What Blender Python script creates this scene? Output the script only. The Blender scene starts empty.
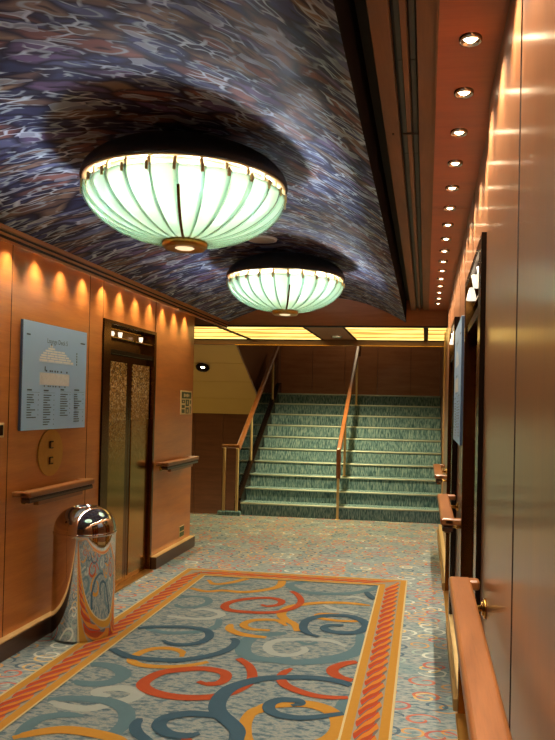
import bpy, bmesh, math, random
from mathutils import Vector, Matrix
random.seed(4)
SC = bpy.context.scene
COL = SC.collection
PI = math.pi

# ---------------------------------------------------------------- camera, world, exposure
cam_data = bpy.data.cameras.new('camera')
cam = bpy.data.objects.new('camera', cam_data); COL.objects.link(cam)
F, PX, PY = 720.0, 320.8, 394.8
cam_data.sensor_fit = 'AUTO'; cam_data.sensor_width = 36.0
cam_data.lens = F / 740.0 * 36.0
cam_data.shift_x = -(PX - 277.5) / 740.0
cam_data.shift_y = (PY - 370.0) / 740.0
cam_data.clip_start = 0.02
r_ = Vector((0.98939392, 0.14366270, 0.02146376)); d_ = Vector((0.01915785, 0.01741516, -0.99966479)); f_ = Vector((-0.14398834, 0.98947345, 0.01447819))
M = Matrix((r_, -d_, -f_)).transposed().to_4x4(); M.translation = Vector((0, 0, 1.6))
cam.matrix_world = M
SC.camera = cam
W = bpy.data.worlds.new('world'); SC.world = W; W.use_nodes = True
W.node_tree.nodes['Background'].inputs[0].default_value = (1, .9, .8, 1)
W.node_tree.nodes['Background'].inputs[1].default_value = 0.02
SC.view_settings.view_transform = 'Standard'; SC.view_settings.look = 'None'
SC.view_settings.gamma = 1.0; SC.view_settings.use_curve_mapping = False
SC.view_settings.exposure = 0.38
try:
    SC.cycles.use_denoising = True
    SC.cycles.max_bounces = 10; SC.cycles.diffuse_bounces = 5; SC.cycles.glossy_bounces = 5
    SC.cycles.transmission_bounces = 6; SC.cycles.transparent_max_bounces = 12
    SC.cycles.sample_clamp_indirect = 6.0
    SC.cycles.blur_glossy = 0.6
except Exception:
    pass
# lamp strengths (the lamps themselves are built further down)
P_DOWN = 21.0        # watts of one recessed downlight on the right
P_WASH = 30.0        # watts of one wall washer behind the left cornice
E_BULB = 250.0      # emission of a chandelier bulb
E_LAY = 2.2         # emission of the lit ceiling panels

# ---------------------------------------------------------------- materials
def rgb(h, k=1.0):
    h = h.lstrip('#'); v = [int(h[i:i+2], 16) / 255 * k for i in (0, 2, 4)]
    return tuple((c / 12.92 if c <= .04045 else ((c + .055) / 1.055) ** 2.4) for c in v) + (1,)
class NT:
    def __init__(s, name):
        s.m = bpy.data.materials.new(name); s.m.use_nodes = True
        s.t = s.m.node_tree; s.b = s.t.nodes['Principled BSDF']; s.out = s.t.nodes['Material Output']
    def n(s, typ, **kw):
        nd = s.t.nodes.new(typ)
        for k, v in kw.items():
            if k == 'i':
                for a, b in v.items():
                    if isinstance(b, bpy.types.NodeSocket): s.t.links.new(b, nd.inputs[a])
                    else: nd.inputs[a].default_value = b
            else: setattr(nd, k, v)
        return nd
    def l(s, a, b): s.t.links.new(a, b)
    def math(s, op, a, b=None, c=None):
        nd = s.n('ShaderNodeMath', operation=op)
        for i, v in enumerate((a, b, c)):
            if v is None: continue
            if isinstance(v, bpy.types.NodeSocket): s.l(v, nd.inputs[i])
            else: nd.inputs[i].default_value = v
        return nd.outputs[0]
    def mix(s, f, a, b, blend='MIX'):
        nd = s.n('ShaderNodeMix', data_type='RGBA', blend_type=blend)
        for i, v in ((0, f), (6, a), (7, b)):
            if isinstance(v, bpy.types.NodeSocket): s.l(v, nd.inputs[i])
            else: nd.inputs[i].default_value = v
        return nd.outputs[2]
    def coord(s, scale=(1, 1, 1), rot=(0, 0, 0), loc=(0, 0, 0)):
        tc = s.n('ShaderNodeTexCoord'); mp = s.n('ShaderNodeMapping')
        s.l(tc.outputs['Object'], mp.inputs[0])
        mp.inputs['Scale'].default_value = scale; mp.inputs['Rotation'].default_value = rot; mp.inputs['Location'].default_value = loc
        return mp.outputs[0]
    def noise(s, vec, scale, detail=3, rough=.55, out='Fac'):
        nd = s.n('ShaderNodeTexNoise'); s.l(vec, nd.inputs['Vector'])
        nd.inputs['Scale'].default_value = scale; nd.inputs['Detail'].default_value = detail; nd.inputs['Roughness'].default_value = rough
        return nd.outputs[out]
    def ramp(s, fac, stops, interp='LINEAR'):
        nd = s.n('ShaderNodeValToRGB'); s.l(fac, nd.inputs[0]); cr = nd.color_ramp; cr.interpolation = interp
        while len(cr.elements) < len(stops): cr.elements.new(.5)
        for e, (p, c) in zip(cr.elements, stops): e.position = p; e.color = c
        return nd.outputs[0]
    def set(s, **kw):
        for k, v in kw.items():
            k = k.replace('_', ' ')
            if isinstance(v, bpy.types.NodeSocket): s.l(v, s.b.inputs[k])
            else: s.b.inputs[k].default_value = v
        return s
    def bump(s, h, strength=.3, dist=.01):
        nd = s.n('ShaderNodeBump'); s.l(h, nd.inputs['Height']); nd.inputs['Strength'].default_value = strength; nd.inputs['Distance'].default_value = dist
        s.l(nd.outputs[0], s.b.inputs['Normal'])

def mk_plain(name, col, rough=.5, metal=0, spec=.5, bump=None, var=.12, vs=30):
    t = NT(name); v = t.coord()
    nz = t.noise(v, vs, 4)
    c2 = tuple(x * (1 - var) for x in col[:3]) + (1,)
    t.set(Base_Color=t.mix(nz, col, c2), Roughness=rough, Metallic=metal, Specular_IOR_Level=spec)
    if bump: t.bump(t.noise(v, bump[0], 3), bump[1], .004)
    return t.m
def mk_wood(name, a, b, rough=.3, axis='y', coat=.25, sc=1.0, cr=.16):
    t = NT(name)
    s = {'y': (9, 1.1, 9), 'z': (9, 9, 1.1), 'x': (1.1, 9, 9)}[axis]
    v = t.coord(tuple(q * sc for q in s))
    n1 = t.noise(v, 1.6, 6, .6); v2 = t.coord(tuple(q * sc * (5 if q > 5 else 2) for q in s))
    n2 = t.noise(v2, 3.0, 3, .6)
    f = t.math('ADD', t.math('MULTIPLY', n1, .75), t.math('MULTIPLY', n2, .3))
    c = t.ramp(f, [(.33, b), (.68, a)])
    t.set(Base_Color=c, Roughness=t.math('ADD', t.math('MULTIPLY', n1, .1), rough - .05), Coat_Weight=coat, Coat_Roughness=cr, Coat_IOR=1.5 if coat < .6 else 1.6)
    return t.m
def mk_emit(name, col, strength):
    t = NT(name); t.set(Base_Color=col, Emission_Color=col, Emission_Strength=strength, Roughness=.4)
    return t.m

MT = {}
MT['wood'] = mk_wood('cherry_veneer', rgb('#BF7838'), rgb('#A25E2A'), .34, 'y', .3)
MT['wood_right'] = mk_wood('cherry_veneer_gloss', rgb('#9C6C48'), rgb('#845636'), .34, 'z', .55, 1.0, .17)
MT['wood_rail'] = mk_wood('rail_wood', rgb('#8C562C'), rgb('#693D1C'), .34, 'y', .2, 1.6)
MT['wood_soffit'] = mk_wood('soffit_veneer', rgb('#A8582C'), rgb('#8E4620'), .45, 'x', .1)
MT['wood_slat'] = mk_wood('slat_wood', rgb('#74502E'), rgb('#583A20'), .55, 'y', .0)
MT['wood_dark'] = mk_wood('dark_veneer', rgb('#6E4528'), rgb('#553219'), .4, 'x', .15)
MT['wood_beam'] = mk_wood('beam_veneer', rgb('#A87048'), rgb('#8E5834'), .45, 'x', .1)
MT['wood_tympanum'] = mk_wood('tympanum_veneer', rgb('#B87E50'), rgb('#9C643C'), .45, 'x', .1)
MT['groove'] = mk_plain('groove_dark', rgb('#2A150A'), .7)
MT['dark'] = mk_plain('black_paint', rgb('#0C0B0C'), .55)
MT['skirt'] = mk_wood('skirting_wood', rgb('#4A2C17'), rgb('#341C0D'), .3, 'y', .3)
MT['edge_shade'] = mk_plain('painted_shade_edge', rgb('#0E0D10'), .95, 0, .04, var=.5, vs=14)  # shade on the vault's edge face, painted in as near-black
MT['green_dark'] = mk_plain('recess_grey_green', rgb('#2C2F29'), .7)
MT['diffuser'] = mk_plain('slot_grey', rgb('#4A4A42'), .5)
MT['brass'] = mk_plain('polished_brass', rgb('#D8A85A'), .18, 1.0, var=.2, vs=9)
MT['brass_satin'] = mk_plain('satin_brass', rgb('#C99A50'), .38, 1.0, var=.25, vs=40)
MT['brass_pale'] = mk_plain('pale_brass', rgb('#E2C48A'), .42, .55, var=.12, vs=12)
MT['skirt_brass'] = mk_plain('skirting_brass', rgb('#A08050'), .4, .6, var=.2, vs=8)
MT['bronze'] = mk_plain('dark_bronze', rgb('#80582C'), .2, 1.0, var=.3, vs=4)
MT['bronze_black'] = mk_plain('blackened_bronze', rgb('#1C130C'), .2, .6)
MT['chrome'] = mk_plain('polished_chrome', rgb('#D8D4D0'), .05, 1.0, var=.04, vs=3)
MT['opal'] = mk_emit('opal_glass', rgb('#FFF3DC'), .9)
MT['bulb'] = mk_emit('bulb_glow', rgb('#F6F8FF'), E_BULB)
MT['lens'] = mk_emit('downlight_lens', rgb('#FFE3B8'), 18)
MT['wash_lens'] = mk_emit('washer_lens', rgb('#FFD9A0'), 4)
MT['finial_lens'] = mk_emit('finial_glow', rgb('#FFE8B8'), .8)
MT['sign_blue'] = mk_plain('sign_blue', rgb('#A2CCF6'), .4, var=.05, vs=3)
MT['sign_edge'] = mk_plain('sign_backing', rgb('#2C3A50'), .4)
MT['ink'] = mk_plain('sign_ink', rgb('#3A4C6E'), .6)
MT['white'] = mk_plain('sign_white', rgb('#F4FBFF'), .6)
MT['plan'] = mk_plain('plan_beige', rgb('#EEF2F6'), .6, var=.35, vs=60)
MT['green'] = mk_plain('sign_green', rgb('#3B4A1C'), .5)
MT['cream'] = mk_plain('plate_cream', rgb('#D8C08A'), .45)
MT['speaker'] = mk_plain('speaker_grille', rgb('#C9C6C2'), .6, bump=(220, .6))
MT['yellow'] = mk_plain('ochre_paint', rgb('#B08A3A'), .6, var=.12, vs=2)
MT['stringer'] = mk_plain('bronze_stringer', rgb('#4A3A30'), .25, .8, var=.3, vs=6)
MT['void'] = mk_plain('stairwell_floor', rgb('#3A2A1C'), .9)

t = NT('frosted_glass')                      # sand-blasted sheet glass, faintly green
v = t.coord()
tr = t.n('ShaderNodeBsdfTranslucent', i={'Color': (.78, .98, .885, 1)})
tp = t.n('ShaderNodeBsdfRefraction', i={'Color': (.88, 1.0, .94, 1), 'Roughness': .42, 'IOR': 1.12})
gl = t.n('ShaderNodeBsdfGlossy', i={'Color': (.9, 1, .95, 1), 'Roughness': .15})
df = t.n('ShaderNodeBsdfDiffuse', i={'Color': (.70, .93, .82, 1)})
m1 = t.n('ShaderNodeMixShader', i={0: .22, 1: tr.outputs[0], 2: df.outputs[0]})
m2 = t.n('ShaderNodeMixShader', i={0: .40, 1: m1.outputs[0], 2: tp.outputs[0]})
fr = t.n('ShaderNodeFresnel', i={'IOR': 1.3})
m3 = t.n('ShaderNodeMixShader', i={0: fr.outputs[0], 1: m2.outputs[0], 2: gl.outputs[0]})
t.l(m3.outputs[0], t.out.inputs[0]); MT['frost'] = t.m
t = NT('clear_glass_edge')
gl = t.n('ShaderNodeBsdfGlossy', i={'Color': (.95, 1, .97, 1), 'Roughness': .1}); df = t.n('ShaderNodeBsdfTranslucent', i={'Color': (.95, 1, .97, 1)}); d2 = t.n('ShaderNodeBsdfDiffuse', i={'Color': (.92, 1, .96, 1)})
m0 = t.n('ShaderNodeMixShader', i={0: .45, 1: df.outputs[0], 2: d2.outputs[0]})
fr = t.n('ShaderNodeFresnel', i={'IOR': 1.5})
m1 = t.n('ShaderNodeMixShader', i={0: fr.outputs[0], 1: m0.outputs[0], 2: gl.outputs[0]})
t.l(m1.outputs[0], t.out.inputs[0]); MT['edge_glass'] = t.m
t = NT('clear_rib_glass')
tp = t.n('ShaderNodeBsdfTransparent', i={'Color': (.93, 1, .97, 1)}); gl = t.n('ShaderNodeBsdfGlossy', i={'Color': (.95, 1, .97, 1), 'Roughness': .08})
fr = t.n('ShaderNodeFresnel', i={'IOR': 1.5}); m1 = t.n('ShaderNodeMixShader', i={0: fr.outputs[0], 1: tp.outputs[0], 2: gl.outputs[0]})
t.l(m1.outputs[0], t.out.inputs[0]); MT['rib_glass'] = t.m
t = NT('smoked_glass')
tp = t.n('ShaderNodeBsdfTransparent', i={'Color': (.62, .58, .5, 1)}); gl = t.n('ShaderNodeBsdfGlossy', i={'Roughness': .03})
fr = t.n('ShaderNodeFresnel', i={'IOR': 1.5})
m1 = t.n('ShaderNodeMixShader', i={0: fr.outputs[0], 1: tp.outputs[0], 2: gl.outputs[0]})
t.l(m1.outputs[0], t.out.inputs[0]); MT['pane'] = t.m

def mk_lay():                                # amber stained-glass ceiling panel, lit from behind
    t = NT('amber_panel')
    v = t.coord((.45, 4.2, 1)); n = t.noise(v, 2.2, 3, .6)
    v2 = t.coord((1.4, 1.4, 1)); n2 = t.noise(v2, 2, 2)
    sy = t.n('ShaderNodeSeparateXYZ'); t.l(t.coord(), sy.inputs[0])
    fy = t.math('FRACT', t.math('ADD', t.math('MULTIPLY', sy.outputs[1], 2.0), t.math('MULTIPLY', n2, .22)))
    c = t.ramp(n, [(.34, rgb('#6E4414')), (.43, rgb('#B88A3C')), (.54, rgb('#D8B860')), (.75, rgb('#E8D694'))])
    c = t.mix(t.ramp(fy, [(0, (1, 1, 1, 1)), (.14, (.85, .85, .85, 1)), (.2, (0, 0, 0, 1)), (.95, (0, 0, 0, 1)), (1, (1, 1, 1, 1))]), c, rgb('#5A3408'))
    t.set(Base_Color=c, Emission_Color=c, Emission_Strength=E_LAY, Roughness=.3)
    return t.m
MT['lay'] = mk_lay()

def mk_fabric():                             # wall-covering of overlapping leaf/fish shapes
    t = NT('shoal_fabric')
    tc = t.n('ShaderNodeTexCoord'); sp = t.n('ShaderNodeSeparateXYZ'); t.l(tc.outputs['Object'], sp.inputs[0])
    cb = t.n('ShaderNodeCombineXYZ'); t.l(t.math('SUBTRACT', sp.outputs[0], t.math('MULTIPLY', sp.outputs[2], .6)), cb.inputs[0]); t.l(sp.outputs[1], cb.inputs[1])
    mp = t.n('ShaderNodeMapping'); t.l(cb.outputs[0], mp.inputs[0]); mp.inputs['Rotation'].default_value = (0, 0, -.42); base = mp.outputs[0]
    def warp(sc, ax, ay):
        nz = t.n('ShaderNodeTexNoise'); t.l(base, nz.inputs[0]); nz.inputs['Scale'].default_value = sc; nz.inputs['Detail'].default_value = 2
        off = t.n('ShaderNodeVectorMath', operation='MULTIPLY_ADD'); t.l(nz.outputs['Color'], off.inputs[0]); off.inputs[1].default_value = (ax, ay, 0); t.l(base, off.inputs[2]); return off.outputs[0]
    def vor(vec, sx, sy, feat='F1'):
        st = t.n('ShaderNodeVectorMath', operation='MULTIPLY'); t.l(vec, st.inputs[0]); st.inputs[1].default_value = (sx, sy, 1)
        vo = t.n('ShaderNodeTexVoronoi', voronoi_dimensions='2D', feature=feat); t.l(st.outputs[0], vo.inputs['Vector']); vo.inputs['Scale'].default_value = 1; return vo
    wv = warp(4.5, .2, .13); wf = warp(6, .16, .11)
    A = vor(wv, 4.7, 13.5); E_ = vor(wv, 4.7, 13.5, 'DISTANCE_TO_EDGE'); B = vor(wf, 9, 25, 'DISTANCE_TO_EDGE'); B2 = vor(wf, 9, 25)
    sc = t.n('ShaderNodeSeparateColor'); t.l(A.outputs['Color'], sc.inputs[0]); s2 = t.n('ShaderNodeSeparateColor'); t.l(B2.outputs['Color'], s2.inputs[0])
    c = t.ramp(sc.outputs[0], [(0, rgb('#363E66')), (.15, rgb('#80695E')), (.3, rgb('#66729E')), (.44, rgb('#845A54')), (.58, rgb('#424C7C')), (.72, rgb('#907A6A')), (.86, rgb('#70628C'))], 'CONSTANT')
    c = t.mix(t.math('MULTIPLY', s2.outputs[0], .55), c, rgb('#2C2E44'))
    c = t.mix(t.ramp(E_.outputs[0], [(.0, (1, 1, 1, 1)), (.22, (0, 0, 0, 1))]), c, rgb('#1E2036'))
    nm = t.noise(base, 7, 2)
    line = t.ramp(B.outputs[0], [(.0, (1, 1, 1, 1)), (.07, (.7, .7, .7, 1)), (.11, (0, 0, 0, 1))])
    m = t.math('MULTIPLY', line, t.ramp(nm, [(.50, (0, 0, 0, 1)), (.60, (1, 1, 1, 1))]))
    c = t.mix(m, c, rgb('#C2D2E2'))
    ring = t.ramp(A.outputs['Distance'], [(.24, (0, 0, 0, 1)), (.29, (1, 1, 1, 1)), (.34, (1, 1, 1, 1)), (.40, (0, 0, 0, 1))])
    c = t.mix(t.math('MULTIPLY', t.math('MULTIPLY', ring, t.math('GREATER_THAN', s2.outputs[1], .52)), .7), c, rgb('#A8BCCC'))
    c = t.mix(t.math('MULTIPLY', t.math('MULTIPLY', t.ramp(A.outputs['Distance'], [(.05, (1, 1, 1, 1)), (.12, (0, 0, 0, 1))]), t.math('GREATER_THAN', sc.outputs[1], .5)), .8), c, rgb('#15172A'))
    c = t.mix(t.math('MULTIPLY', t.ramp(s2.outputs[1], [(.90, (0, 0, 0, 1)), (.92, (1, 1, 1, 1))]), .6), c, rgb('#AAB8CC'))
    t.set(Base_Color=c, Roughness=.7, Specular_IOR_Level=.2)
    return t.m
MT['fabric'] = mk_fabric()

def mk_carpet():
    t = NT('spiral_carpet')
    v0 = t.coord((1, 1, 0))
    n1 = t.noise(t.coord((3, 9, 1)), 6, 4, .65); n2 = t.noise(t.coord((1, 1, 1)), 3.5, 3)
    c = t.ramp(n1, [(.32, rgb('#4A6A7C', .88)), (.47, rgb('#82949A', .88)), (.6, rgb('#A8ACA8', .88)), (.75, rgb('#869CA6', .88))])
    c = t.mix(t.math('MULTIPLY', t.ramp(n2, [(.5, (0, 0, 0, 1)), (.7, (1, 1, 1, 1))]), .5), c, rgb('#5D7F86'))
    def layer(c, off, sx, sy, cols, turns, w, prob):
        mp = t.coord((sx, sy, 0), (0, 0, 0), off)
        vo = t.n('ShaderNodeTexVoronoi', voronoi_dimensions='2D'); t.l(mp, vo.inputs['Vector']); vo.inputs['Scale'].default_value = 1; vo.inputs['Randomness'].default_value = .55
        df = t.n('ShaderNodeVectorMath', operation='SUBTRACT'); t.l(mp, df.inputs[0]); t.l(vo.outputs['Position'], df.inputs[1])
        sx_ = t.n('ShaderNodeSeparateXYZ'); t.l(df.outputs[0], sx_.inputs[0])
        d = vo.outputs['Distance']; sc_ = t.n('ShaderNodeSeparateColor'); t.l(vo.outputs['Color'], sc_.inputs[0])
        a = t.math('DIVIDE', t.math('ARCTAN2', sx_.outputs[1], sx_.outputs[0]), 2 * PI)
        fr = t.math('FRACT', t.math('ADD', t.math('MULTIPLY', d, turns), t.math('ADD', a, sc_.outputs[2])))
        m = t.math('MULTIPLY', t.math('LESS_THAN', fr, w), t.math('MULTIPLY', t.math('LESS_THAN', d, .47), t.math('GREATER_THAN', d, .1)))
        m = t.math('MULTIPLY', m, t.math('LESS_THAN', sc_.outputs[1], prob))
        col = t.ramp(sc_.outputs[0], cols, 'CONSTANT')
        return t.mix(t.math('MULTIPLY', m, .72), c, col)
    c = layer(c, (.3, .7, 0), 5.2, 6.8, [(0, rgb('#C08A3A')), (.5, rgb('#8FA59C')), (.8, rgb('#C9A75A'))], 3.0, .26, .8)
    c = layer(c, (0, 0, 0), 4.6, 6.2, [(0, rgb('#B0512C')), (.34, rgb('#2E4A62')), (.6, rgb('#BFC4B8')), (.78, rgb('#A8402A'))], 2.6, .24, .92)
    t.set(Base_Color=c, Roughness=.95, Specular_IOR_Level=.1); t.bump(t.noise(v0, 260, 2), .25, .004)
    return t.m
MT['carpet'] = mk_carpet()
def mk_rugbase():
    t = NT('rug_heather')
    n1 = t.noise(t.coord((5, 11, 1), (0, 0, .3)), 3.2, 4, .7); n2 = t.noise(t.coord((1, 2, 1)), 14, 3)
    f = t.math('ADD', t.math('MULTIPLY', n1, .75), t.math('MULTIPLY', n2, .25))
    c = t.ramp(f, [(.38, rgb('#4E6878', .77)), (.46, rgb('#6E848E', .77)), (.54, rgb('#A2A8A2', .77)), (.64, rgb('#728894', .77))])
    t.set(Base_Color=c, Roughness=.95, Specular_IOR_Level=.1); t.bump(t.noise(t.coord(), 260, 2), .25, .004)
    return t.m
MT['rug'] = mk_rugbase()
def mk_yarn(n, col): return mk_plain('yarn_' + n, col, .95, 0, .1, (260, .25), .14, 55)
MT['y_o'] = mk_yarn('orange', rgb('#B4512F', .78)); MT['y_n'] = mk_yarn('navy', rgb('#426074', .78)); MT['y_y'] = mk_yarn('yellow', rgb('#C8923C', .78))
MT['y_w'] = mk_yarn('pale', rgb('#AEB8B4', .78)); MT['y_t'] = mk_yarn('teal', rgb('#62828E', .78)); MT['y_c'] = mk_yarn('cream', rgb('#DCCB98', .78))
MT['y_g'] = mk_yarn('grey', rgb('#A29C8C', .78)); MT['y_r'] = mk_yarn('red', rgb('#C8452A', .78)); MT['y_a'] = mk_yarn('amber', rgb('#DE7E30', .78)); MT['y_p'] = mk_yarn('plum', rgb('#77706E', .78))
def mk_stair():
    t = NT('stair_carpet')
    n = t.noise(t.coord((46, 30, 9)), 1.4, 3, .6); n2 = t.noise(t.coord(), 60, 2)
    c = t.ramp(n, [(.36, rgb('#3E5C64')), (.5, rgb('#668890')), (.68, rgb('#9CB4B0'))])
    t.set(Base_Color=c, Roughness=.95, Specular_IOR_Level=.1); t.bump(n2, .3, .004)
    return t.m
MT['stair'] = mk_stair()
MT['nosing'] = mk_plain('stair_nosing_yarn', rgb('#D2DECE'), .9, 0, .1, (200, .3))
def mk_gold():
    t = NT('hammered_gold')
    vo = t.n('ShaderNodeTexVoronoi'); t.l(t.coord((1, 1, 1)), vo.inputs['Vector']); vo.inputs['Scale'].default_value = 72
    sp = t.n('ShaderNodeSeparateColor'); t.l(vo.outputs['Color'], sp.inputs[0])
    z = t.n('ShaderNodeSeparateXYZ'); t.l(t.coord(), z.inputs[0])
    f = t.math('MULTIPLY', t.math('SMOOTH_MIN', t.math('MAXIMUM', t.math('MULTIPLY', t.math('SUBTRACT', z.outputs[2], .95), 1.1), .04), 1.0, .2), 1.0)
    c = t.mix(f, rgb('#B8843C'), t.ramp(sp.outputs[0], [(0, rgb('#3A2408')), (.35, rgb('#9A6C28')), (.7, rgb('#E2B868')), (.92, rgb('#FFF0C8'))]))
    t.set(Base_Color=c, Metallic=t.math('SUBTRACT', 1.0, t.math('MULTIPLY', f, .35)), Roughness=t.math('ADD', t.math('MULTIPLY', f, .25), .14))
    bn = t.n('ShaderNodeBump'); t.l(sp.outputs[1], bn.inputs['Height']); bn.inputs['Distance'].default_value = .006; t.l(f, bn.inputs['Strength'])
    t.l(bn.outputs[0], t.b.inputs['Normal'])
    return t.m
MT['gold'] = mk_gold()

# ---------------------------------------------------------------- mesh helpers
class MB:
    """collects shapes with material slots, then links them as ONE mesh object"""
    def __init__(s): s.bm = bmesh.new(); s.mats = []
    def mi(s, m):
        m = MT[m] if isinstance(m, str) else m
        if m not in s.mats: s.mats.append(m)
        return s.mats.index(m)
    def face(s, pts, m):
        vs = [s.bm.verts.new(p) for p in pts]
        f = s.bm.faces.new(vs); f.material_index = s.mi(m); return f
    def box(s, a, b, m, bev=0, seg=2):
        x0, x1 = sorted((a[0], b[0])); y0, y1 = sorted((a[1], b[1])); z0, z1 = sorted((a[2], b[2]))
        v = [s.bm.verts.new(p) for p in ((x0,y0,z0),(x1,y0,z0),(x1,y1,z0),(x0,y1,z0),(x0,y0,z1),(x1,y0,z1),(x1,y1,z1),(x0,y1,z1))]
        fs = []
        for q in ((0,3,2,1),(4,5,6,7),(0,1,5,4),(1,2,6,5),(2,3,7,6),(3,0,4,7)):
            f = s.bm.faces.new([v[i] for i in q]); f.material_index = s.mi(m); fs.append(f)
        if bev:
            es = list({e for f in fs for e in f.edges})
            bmesh.ops.bevel(s.bm, geom=es, offset=bev, segments=seg, affect='EDGES', profile=.5)
        return s
    def prism(s, poly, ext, m):
        """poly: list of 3D points (one cap), ext: extrusion vector"""
        e = Vector(ext); a = [s.bm.verts.new(p) for p in poly]; b = [s.bm.verts.new(Vector(p) + e) for p in poly]
        k = s.mi(m); n = len(a); fs = [s.bm.faces.new(a[::-1]), s.bm.faces.new(b)]
        for i in range(n): fs.append(s.bm.faces.new((a[i], a[(i+1) % n], b[(i+1) % n], b[i])))
        for f in fs: f.material_index = k
        bmesh.ops.recalc_face_normals(s.bm, faces=fs); return s
    def lathe(s, prof, m, c=(0, 0, 0), n=40, sm=True):
        k = s.mi(m); rings = []
        for r, z in prof:
            if r < 1e-5: rings.append([s.bm.verts.new((c[0], c[1], c[2] + z))])
            else: rings.append([s.bm.verts.new((c[0] + r * math.cos(2*PI*i/n), c[1] + r * math.sin(2*PI*i/n), c[2] + z)) for i in range(n)])
        for a, b in zip(rings, rings[1:]):
            for i in range(n):
                j = (i + 1) % n
                if len(a) == 1 and len(b) == 1: continue
                q = [a[0], b[j], b[i]] if len(a) == 1 else ([a[i], a[j], b[0]] if len(b) == 1 else [a[i], a[j], b[j], b[i]])
                f = s.bm.faces.new(q); f.material_index = k; f.smooth = sm
        return s
    def tube(s, pts, r, m, n=10, cap=True):
        k = s.mi(m); pts = [Vector(p) for p in pts]; rings = []
        for i, p in enumerate(pts):
            d = (pts[min(i+1, len(pts)-1)] - pts[max(i-1, 0)]).normalized()
            u = d.orthogonal().normalized() if abs(d.z) > .99 else d.cross(Vector((0, 0, 1))).normalized(); w = d.cross(u)
            rings.append([s.bm.verts.new(p + r * (math.cos(2*PI*j/n) * u + math.sin(2*PI*j/n) * w)) for j in range(n)])
        fs = []
        for a, b in zip(rings, rings[1:]):
            for j in range(n):
                f = s.bm.faces.new((a[j], a[(j+1) % n], b[(j+1) % n], b[j])); f.smooth = True; fs.append(f)
        if cap: fs += [s.bm.faces.new(rings[0][::-1]), s.bm.faces.new(rings[-1])]
        for f in fs: f.material_index = k
        bmesh.ops.recalc_face_normals(s.bm, faces=fs); return s
    def bar(s, a, b, w, h, m, bev=0):
        """rectangular bar from a to b, w across, h in the vertical plane"""
        a, b = Vector(a), Vector(b); d = (b - a).normalized()
        x = d.cross(Vector((0, 0, 1))); x = Vector((1, 0, 0)) if x.length < 1e-4 else x.normalized(); y = x.cross(d)
        v = [s.bm.verts.new(p + sx * x * w / 2 + sy * y * h / 2) for p in (a, b) for sx, sy in ((-1,-1),(1,-1),(1,1),(-1,1))]
        k = s.mi(m); fs = [s.bm.faces.new([v[i] for i in q]) for q in ((3,2,1,0),(4,5,6,7),(0,1,5,4),(1,2,6,5),(2,3,7,6),(3,0,4,7))]
        for f in fs: f.material_index = k
        bmesh.ops.recalc_face_normals(s.bm, faces=fs)
        if bev:
            bmesh.ops.bevel(s.bm, geom=list({e for f in fs for e in f.edges}), offset=bev, segments=3, affect='EDGES', profile=.5)
        return s
    def text(s, body, size, mat, m):
        cu = bpy.data.curves.new('txt', 'FONT'); cu.body = body; cu.size = size; cu.align_x = 'CENTER'; cu.align_y = 'CENTER'; cu.resolution_u = 3
        o = bpy.data.objects.new('txt', cu); COL.objects.link(o); bpy.context.view_layer.update()
        me = o.to_mesh(); k = s.mi(m)
        vs = [s.bm.verts.new(mat @ v.co) for v in me.vertices]
        for p in me.polygons:
            f = s.bm.faces.new([vs[i] for i in p.vertices]); f.material_index = k
        o.to_mesh_clear(); bpy.data.objects.remove(o); bpy.data.curves.remove(cu); return s
    def build(s, name, parent=None, smooth=False, **props):
        me = bpy.data.meshes.new(name); s.bm.normal_update(); s.bm.to_mesh(me); s.bm.free()
        for m in s.mats: me.materials.append(m)
        if smooth:
            for p in me.polygons: p.use_smooth = True
        o = bpy.data.objects.new(name, me); COL.objects.link(o)
        if parent: o.parent = parent
        for k, v in props.items(): o[k] = v
        return o
def thing(name, label, category, loc=(0, 0, 0), group=None, kind=None):
    o = bpy.data.objects.new(name, None); COL.objects.link(o); o.location = loc; o.empty_display_size = .1
    o['label'] = label; o['category'] = category
    if group: o['group'] = group
    if kind: o['kind'] = kind
    return o
def tag(o, label, category, group=None):
    o['label'] = label; o['category'] = category
    if group: o['group'] = group
    return o
def struct(mb, name, **kw):
    return mb.build(name, kind='structure', **kw)
def copy_tree(o, parent=None):
    kids = list(o.children); c = o.copy(); COL.objects.link(c)
    if parent: c.parent = parent
    for ch in kids: copy_tree(ch, c)
    return c
def spot(name, loc, power, size, blend, col, parent, aim=(0, 0, -1), rad=.02):
    l = bpy.data.lights.new(name, 'SPOT'); l.energy = power; l.spot_size = math.radians(size); l.spot_blend = blend; l.color = col; l.shadow_soft_size = rad
    o = bpy.data.objects.new(name, l); COL.objects.link(o); o.location = loc
    o.rotation_euler = Vector(aim).to_track_quat('-Z', 'Y').to_euler()
    if parent: o.parent = parent
    return o
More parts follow.
